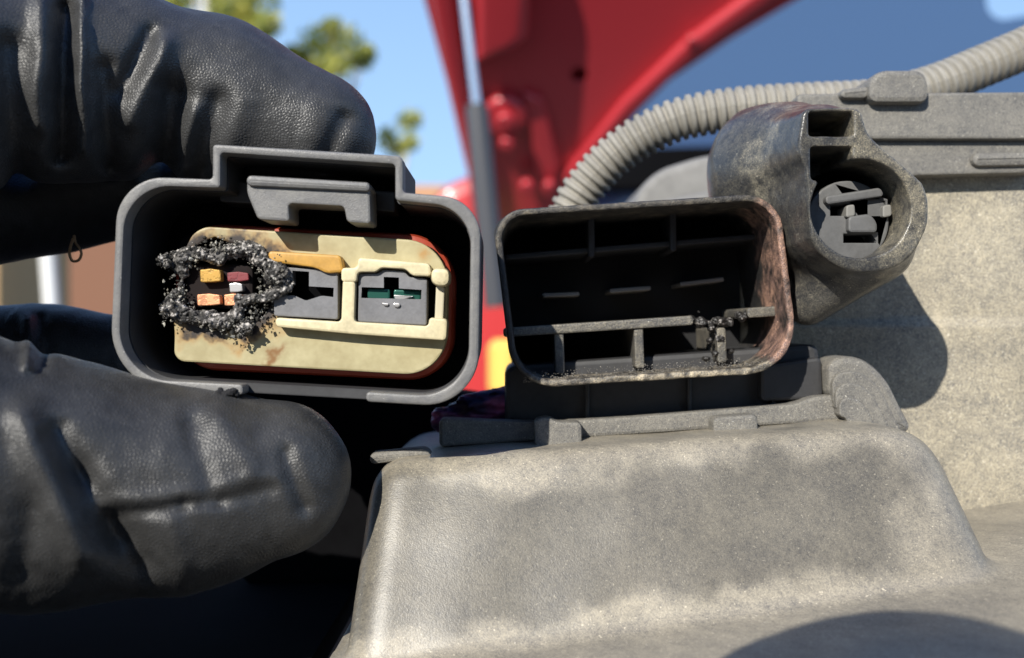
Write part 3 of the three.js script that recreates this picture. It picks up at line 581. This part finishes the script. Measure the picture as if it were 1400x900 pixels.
  // cream cage
  const cage = part('cage', o(poly([[474, 384, 2], [486, 384, 2], [484, 440, 2], [586, 446, 2], [586, 434, 3], [612, 436, 4], [610, 466, 5], [480, 457, 2], [376, 447, 3], [376, 434, 3], [466, 440, 2], [468, 384, 2]], 124, 3.4, 0.3, 4)), MAT.cream, t);
  part('cage_bar', o(poly([[366, 343, 5], [466, 349, 4], [470, 372, 3], [446, 374, 3], [430, 366, 3], [366, 358, 4]], 124.1, 3, 0.3, 4)), MAT.amber, cage, 'heat browned amber bar of the cage');
  part('cage_bar', o(poly([[466, 366, 2], [488, 366, 2], [489, 352, 4], [588, 360, 4], [590, 378, 3], [562, 377, 3], [555, 368, 3], [520, 366, 3], [514, 372, 3], [488, 372, 2], [488, 386, 2], [466, 386, 2]], 123.9, 3, 0.3, 4)), MAT.cream, cage);
  part('cage_lug', o(poly([[589, 366, 4], [615, 367, 5], [614, 392, 5], [589, 390, 4]], 123.4, 4, 0.5, 4)), MAT.cream, cage);
  part('cage_bar', o(poly([[596, 390, 2], [608, 391, 2], [606, 438, 2], [594, 438, 2]], 125, 2, 0.2, 3)), std({ color: rgb(0.50, 0.45, 0.32), roughness: 0.6 }), cage);
  // terminals
  const block = (pts, holes) => { const s = outline(pts, 124.8); holes.forEach(h => s.holes.push(outline(h, 124.8, THREE.Path))); return o(slab(s, 124.8, 3.2, 0.15, 4)); };
  const b1 = part('terminal', block([[374, 364, 3], [462, 370, 3], [462, 437, 3], [374, 432, 3]], [[[398, 368.5, 0], [424, 370, 0], [424, 390, 0], [458, 392, 0], [457, 408, 0], [440, 406, 3], [418, 413, 3], [400, 405, 3], [384, 408, 0], [384, 388, 0], [398, 389, 0]]]), MAT.greyBlock, t);
  const b2 = part('terminal', block([[490, 374, 3], [516, 374, 2], [524, 369, 2], [552, 371, 2], [560, 379, 2], [584, 381, 3], [583, 445, 3], [489, 440, 3]], [[[523, 377, 0], [547, 378, 0], [547, 393, 0], [578, 395, 0], [577, 411, 0], [492, 409, 0], [493, 391, 0], [523, 392, 0]]]), MAT.greyBlock, t);
  part('contact', poly([[502, 394, 2], [533, 395, 2], [533, 410, 2], [502, 409, 2]], 125.6, 2, 0.2, 3), MAT.green, b2);
  part('contact', poly([[538, 396, 2], [576, 397, 2], [575, 411, 2], [538, 411, 2]], 125.8, 2, 0.2, 3), MAT.green, b2);
  part('contact', poly([[538, 403, 1], [566, 405, 1], [552, 410, 1], [540, 410, 1]], 125.4, 0.5, 0.1, 3), MAT.tin, b2);
  part('solder', poly([[522, 414, 2], [532, 415, 2], [530, 419, 2], [524, 418, 2]], 124.5, 1, 0.1, 3), MAT.tin, b2);
  part('solder', poly([[537, 414, 3], [548, 415, 3], [546, 421, 3], [538, 420, 3]], 124.5, 1, 0.1, 3), MAT.tin, b2);
  for (const [x0, y0, x1, y1, m, l] of [[273, 368, 302, 386, MAT.gold, 'brass coloured contact'], [310, 372, 340, 385, MAT.scorched, 'dark red scorched contact'], [269, 402, 301, 418, MAT.copper, 'bare copper contact'], [306, 402, 334, 418, MAT.copper, 'bare copper contact with pitted edge'], [313, 387, 332, 400, MAT.tin, 'whitish tinned contact']])
    part('contact', boxUV(poly([[x0, y0 + 1, 1], [(x0 + x1) / 2, y0 - 0.5, 1], [x1 - 1, y0 + 1.5, 1.5], [x1, y1 - 2, 1], [(x0 + x1) / 2 + 3, y1 - 0.5, 1], [x0 + 1, y1, 1]], m === MAT.scorched ? 125 : 124.3, 3.4, 0.1, 3), 0.012), m, t, l);
  part('contact_carrier', poly([[256, 360, 12], [346, 362, 12], [346, 424, 12], [252, 420, 12]], 125.6, 3, 0.5, 5), std({ color: rgb(0.007, 0.003, 0.003), roughness: 0.95 }), t);
  // burnt crust
  const kf = (x, y, z) => {
    const px = 700 + x / -z * F, py = 450 - y / -z * F, a = Math.atan2((388 - py) * 1.28, px - 304), R0 = 64 + 11 * Math.sin(a * 2 + 0.6) + 8 * Math.sin(a * 3 + 1) + 8 * Math.sin(a * 5 + 2.2), rr = Math.hypot(px - 304, (py - 388) * 1.28);
    const gap = Math.exp(-Math.pow((Math.abs(a) - 3.05) / 0.2, 2)), q = Math.hypot((rr - R0) * 0.0925, (z + 125) * 1.0) - 1.25 + 1.2 * gap;
    const q2 = Math.min(Math.hypot(px - 376, py - 372) * 0.093 - 1.3, Math.hypot(px - 232, py - 424) * 0.093 - 0.9, Math.hypot(px - 226, py - 357) * 0.093 - 0.6, Math.hypot(px - 335, py - 448) * 0.093 - 0.8);
    return smin(q, Math.max(q2, Math.abs(z + 124.6) - 1.2), 0.6) + 1.0 * fbm(x * 0.85, y * 0.85, z * 0.85, 3) + 0.55 * Math.abs(pn(x * 2.1, y * 2.1, z * 2.1)) + 0.28 * Math.abs(pn(x * 4.3, y * 4.3, z * 4.3)) - 0.22;
  };
  const kg = mould(kf, [-47, -4, -129], [-26, 13, -121], 0.13);
  paint(kg, (x, y, z) => { const k = 0.022 + 0.10 * ss(-0.1, 0.3, fbm(x * 900, y * 900, z * 900, 2)) + 0.44 * ss(0.1, 0.4, fbm(x * 1900, y * 1900, z * 1900, 2) + 0.25 * fbm(x * 400, y * 400, z * 400, 2)); return [k, k * 0.94, k * 0.88]; });
  part('melted_crust', kg, std({ vertexColors: true, roughness: 0.75 }), t, 'black bubbled melted plastic around the contacts');
  const list = [], Q = mulberry(8);
  const crumb = (px, py, d, e) => {
    const c = P(px, py, d), w = Q(), k = w < 0.36 ? 0.012 + 0.03 * Q() : w < 0.76 ? 0.08 + 0.14 * Q() : 0.25 + 0.3 * Q(), warm = 0.85 + 0.15 * Q();
    const g = new THREE.OctahedronGeometry(1, 0), p = g.attributes.position, ph = Q() * 50;
    for (let i = 0; i < p.count; i++) { const m = 1 + 1.1 * pn(p.getX(i) * 1.7 + ph, p.getY(i) * 1.7, p.getZ(i) * 1.7); p.setXYZ(i, p.getX(i) * m, p.getY(i) * m, p.getZ(i) * m); }
    g.computeVertexNormals();
    list.push(paint(g.rotateX(Q() * 6).rotateY(Q() * 6).scale(e * (0.7 + 0.6 * Q()), e * (0.7 + 0.6 * Q()), e).translate(c.x, c.y, c.z), () => [k, k * (0.5 + 0.5 * warm), k * warm * 0.9]));
  };
  for (let i = 0; i < 520; i++) {
    const a = Q() * Math.PI * 2, s = Q(), rx = mix(50, 80, s), ry = mix(38, 66, s), gap = a > 2.7 && a < 3.3;
    if (gap && Q() < 0.8) continue;
    crumb(304 + rx * Math.cos(a) + (Q() - 0.5) * 8, 390 - ry * Math.sin(a) + (Q() - 0.5) * 8, 123.2 + 3 * Math.abs(s - 0.5) + Q() * 1.6, 0.00009 + 0.00028 * Q() * Q());
  }
  for (const [x, y, r, n] of [[224, 357, 11, 22], [232, 425, 15, 34], [242, 400, 10, 16], [226, 438, 6, 8], [370, 375, 18, 60], [385, 360, 14, 30], [262, 345, 14, 30], [318, 447, 18, 50], [350, 425, 16, 40], [300, 342, 12, 24]])
    for (let i = 0; i < n; i++) { const a = Q() * 6.28, q = Math.sqrt(Q()) * r; crumb(x + q * Math.cos(a), y + q * Math.sin(a), 123 + Q() * 2.5, 0.00009 + 0.00028 * Q() * Q()); }
  const crust = part('burnt_crust', mergeGeometries(list), MAT.crumbs, t); crust.userData.kind = 'stuff';
  // chip in the lower rim
  const chips = []; for (let i = 0; i < 26; i++) { const c = P(298 + 26 * Q(), 541 - 8 * Q(), 119.6 + Q()), e = 0.0003 + 0.0003 * Q(); chips.push(paint(new THREE.IcosahedronGeometry(e, 0).rotateX(Q() * 3).translate(c.x, c.y, c.z), () => [0.012, 0.012, 0.014])); }
  part('dirt_clod', mergeGeometries(chips), MAT.crumbs, t).userData.kind = 'stuff';
}
// ---------------------------------------------------------------- gloved hand
{
  const wrist = [-158, 0, -64, 24], mcpI = J(-160, 108, 116, 14.5), mcpM = J(-160, 290, 138, 11.5), mcpR = J(-180, 510, 146, 11.5), thB = J(-220, 610, 106, 17);
  const bones = [
    [J(432, 182, 136, 8.4), J(300, 142, 137, 10.9)], [J(300, 142, 137, 10.9), J(140, 114, 132, 12.2)], [J(140, 114, 132, 12.2), mcpI],
    [J(370, 655, 124, 10.0), J(250, 668, 122, 12.0)], [J(250, 668, 122, 12.0), J(60, 660, 117, 14.2)], [J(60, 660, 117, 14.2), thB],
    [J(200, 250, 152, 8.0), J(60, 258, 150, 9.3)], [J(60, 258, 150, 9.3), mcpM],
    [J(230, 505, 152, 8), J(60, 506, 152, 9.2)], [J(60, 506, 152, 9.2), mcpR],
    [mcpI, wrist], [mcpM, wrist], [mcpR, wrist], [thB, wrist],
  ];
  const seg = (px, py, [x0, y0, x1, y1]) => { const ex = x1 - x0, ey = y1 - y0, t = cl(((px - x0) * ex + (py - y0) * ey) / (ex * ex + ey * ey)); return Math.hypot(px - x0 - ex * t, py - y0 - ey * t); };
  // folds of the leather: [from, to, half width in px, depth mm]
  const folds = [
    [8, 70, 24, 230, 26, 1.9], [90, 15, 80, 210, 15, 1.9], [142, 95, 152, 225, 15, 1.4], [205, 50, 166, 125, 15, 1.3], [236, 130, 218, 245, 24, 2.6], [296, 140, 276, 225, 17, 1.3], [470, 165, 438, 225, 14, 1.0],
    [55, -20, 56, 170, 15, -1.3], [113, -20, 113, 205, 8, -1.4], [228, 60, 180, 165, 14, -1.3], [262, 150, 252, 230, 10, -0.8], [330, 150, 300, 220, 20, -0.5],
    [78, 590, 112, 655, 17, 1.1], [108, 650, 160, 730, 24, 1.5], [158, 722, 190, 765, 27, 1.5], [30, 570, 110, 760, 24, -1.4], [150, 706, 250, 690, 9, 0.55], [250, 690, 300, 686, 9, 0.5], [300, 686, 372, 668, 10, 0.45], [388, 620, 412, 690, 12, 0.8], [150, 690, 375, 652, 12, -0.4],
    [300, 570, 345, 640, 20, -0.7], [262, 580, 284, 670, 15, 0.6], [40, 700, 30, 780, 22, 0.7], [235, 720, 250, 770, 16, -0.5],
    [40, 440, 36, 500, 9, -0.8], [60, 440, 60, 500, 9, 0.5],
  ];
  const f = (x, y, z) => {
    let d = 99; for (const b of bones) { const e = capsule(x, y, z, b[0], b[1]); if (e < d + 12) d = smin(d, e, 4.5); }
    if (d > 4 || d < -5 || x < -75) return d;
    const px = 700 + x / -z * F, py = 450 - y / -z * F;
    const wob = 6 * pn(x * 0.15, y * 0.15, z * 0.15);
    for (const s of folds) { const q = seg(px + wob, py + wob * 0.5, s) / s[4]; if (q < 2.2) d += s[5] * Math.exp(-q * q); }
    d += 0.5 * fbm(x * 0.10, y * 0.13, z * 0.1, 2) + 0.06 * pn(x * 0.55, y * 0.55, z * 0.55);
    return d;
  };
  const hand = thing('gloved_hand', 'hand in black leather glove holding the burnt plug between finger and thumb', 'hand', new THREE.Vector3(-0.06, CY - 0.02, -0.125));
  part('glove', boxUV(mould(f, [-185, -50, -172], [-14, 58, -38], 0.62), 0.010), MAT.glove, hand);
  // pulled thread at the seam
  const th = new THREE.CatmullRomCurve3([[100, 326], [96, 338], [95, 348], [99, 357], [107, 356], [111, 347], [108, 339], [103, 332], [101, 322]].map(([x, y], i) => P(x, y, 142 + i * 0.3)));
  part('loose_thread', new THREE.TubeGeometry(th, 40, 0.0002, 6), std({ color: rgb(0.55, 0.33, 0.17), roughness: 0.8 }), hand, 'small loop of loose thread on the finger seam');
}
// ---------------------------------------------------------------- phone that takes the picture, just behind the lens
{
  const s = new THREE.Shape(), w = 0.15, h = 0.072, r = 0.017; s.moveTo(r, 0); s.lineTo(w - r, 0); s.absarc(w - r, -r, r, Math.PI / 2, 0, true); s.lineTo(w, -h + r); s.absarc(w - r, -h + r, r, 0, -Math.PI / 2, true); s.lineTo(r, -h); s.absarc(r, -h + r, r, -Math.PI / 2, -Math.PI, true); s.lineTo(0, -r); s.absarc(r, -r, r, Math.PI, Math.PI / 2, true);
  const g = new THREE.ExtrudeGeometry(s, { depth: 0.006, bevelEnabled: true, bevelThickness: 0.001, bevelSize: 0.001, curveSegments: 12 });
  g.translate(-0.034, CY + 0.030, 0.004);
  const p = thing('smartphone', 'black phone taking the picture, outside the frame', 'phone', new THREE.Vector3(0.03, CY - 0.01, 0.007));
  part('case', g, MAT.plugDark, p);
  const hf = (x, y, z) => smin(smin(capsule(x, y, z, [-18.5, 28.5, 10, 21], [10, -8, 26, 20]), capsule(x, y, z, [14, -8, 26, 18], [50, -60, 45, 26]), 6), smin(capsule(x, y, z, [20, 20, 22, 12], [35, -10, 30, 13]), capsule(x, y, z, [50, -60, 45, 26], [110, -110, 90, 30]), 10), 8);
  const hh = thing('gloved_hand', 'black gloved hand steadying the phone, outside the frame', 'hand', new THREE.Vector3(0.03, CY - 0.03, 0.03));
  part('glove', boxUV(mould(hf, [-45, -150, -10], [150, 55, 130], 2.2), 0.01), MAT.glove, hh);
}
// ---------------------------------------------------------------- the photographer, standing behind the camera
{
  const f = (x, y, z) => {                                           // millimetres, feet at y = -1000
    const c = (a, b) => capsule(x, y, z, a, b);
    let d = c([190, 110, 560, 125], [190, -120, 580, 120]);
    d = smin(d, c([190, 330, 500, 105], [190, 110, 560, 125]), 60); d = smin(d, c([60, 390, 480, 70], [330, 390, 480, 70]), 60);
    d = smin(d, c([190, 420, 470, 55], [190, 500, 440, 52]), 25); d = smin(d, Math.hypot((x - 190) / 78, (y - 600) / 112, (z - 415) / 98) * 92 - 92, 20);
    for (const s of [-1, 1]) d = smin(d, Math.min(c([190 + s * 85, -140, 580, 95], [190 + s * 110, -540, 560, 62]), c([190 + s * 110, -540, 560, 62], [190 + s * 115, -930, 590, 42]), c([190 + s * 115, -950, 600, 42], [190 + s * 130, -965, 430, 34])), 30);
    d = smin(d, Math.min(c([345, 380, 480, 58], [360, 90, 400, 46]), c([360, 90, 400, 46], [110, -110, 100, 32])), 25);
    d = smin(d, Math.min(c([40, 385, 480, 58], [-60, 110, 460, 46]), c([-60, 110, 460, 46], [-150, 0, 10, 33])), 25);
    return d;
  };
  const p = thing('person', 'person in dark jacket leaning behind the camera, outside the frame', 'person', new THREE.Vector3(0.19, 0, 0.58));
  part('body', mould(f, [-230, -1005, 40], [470, 730, 730], 18), std({ color: rgb(0.03, 0.03, 0.035), roughness: 0.9 }), p);
}
renderer.render(scene, camera);
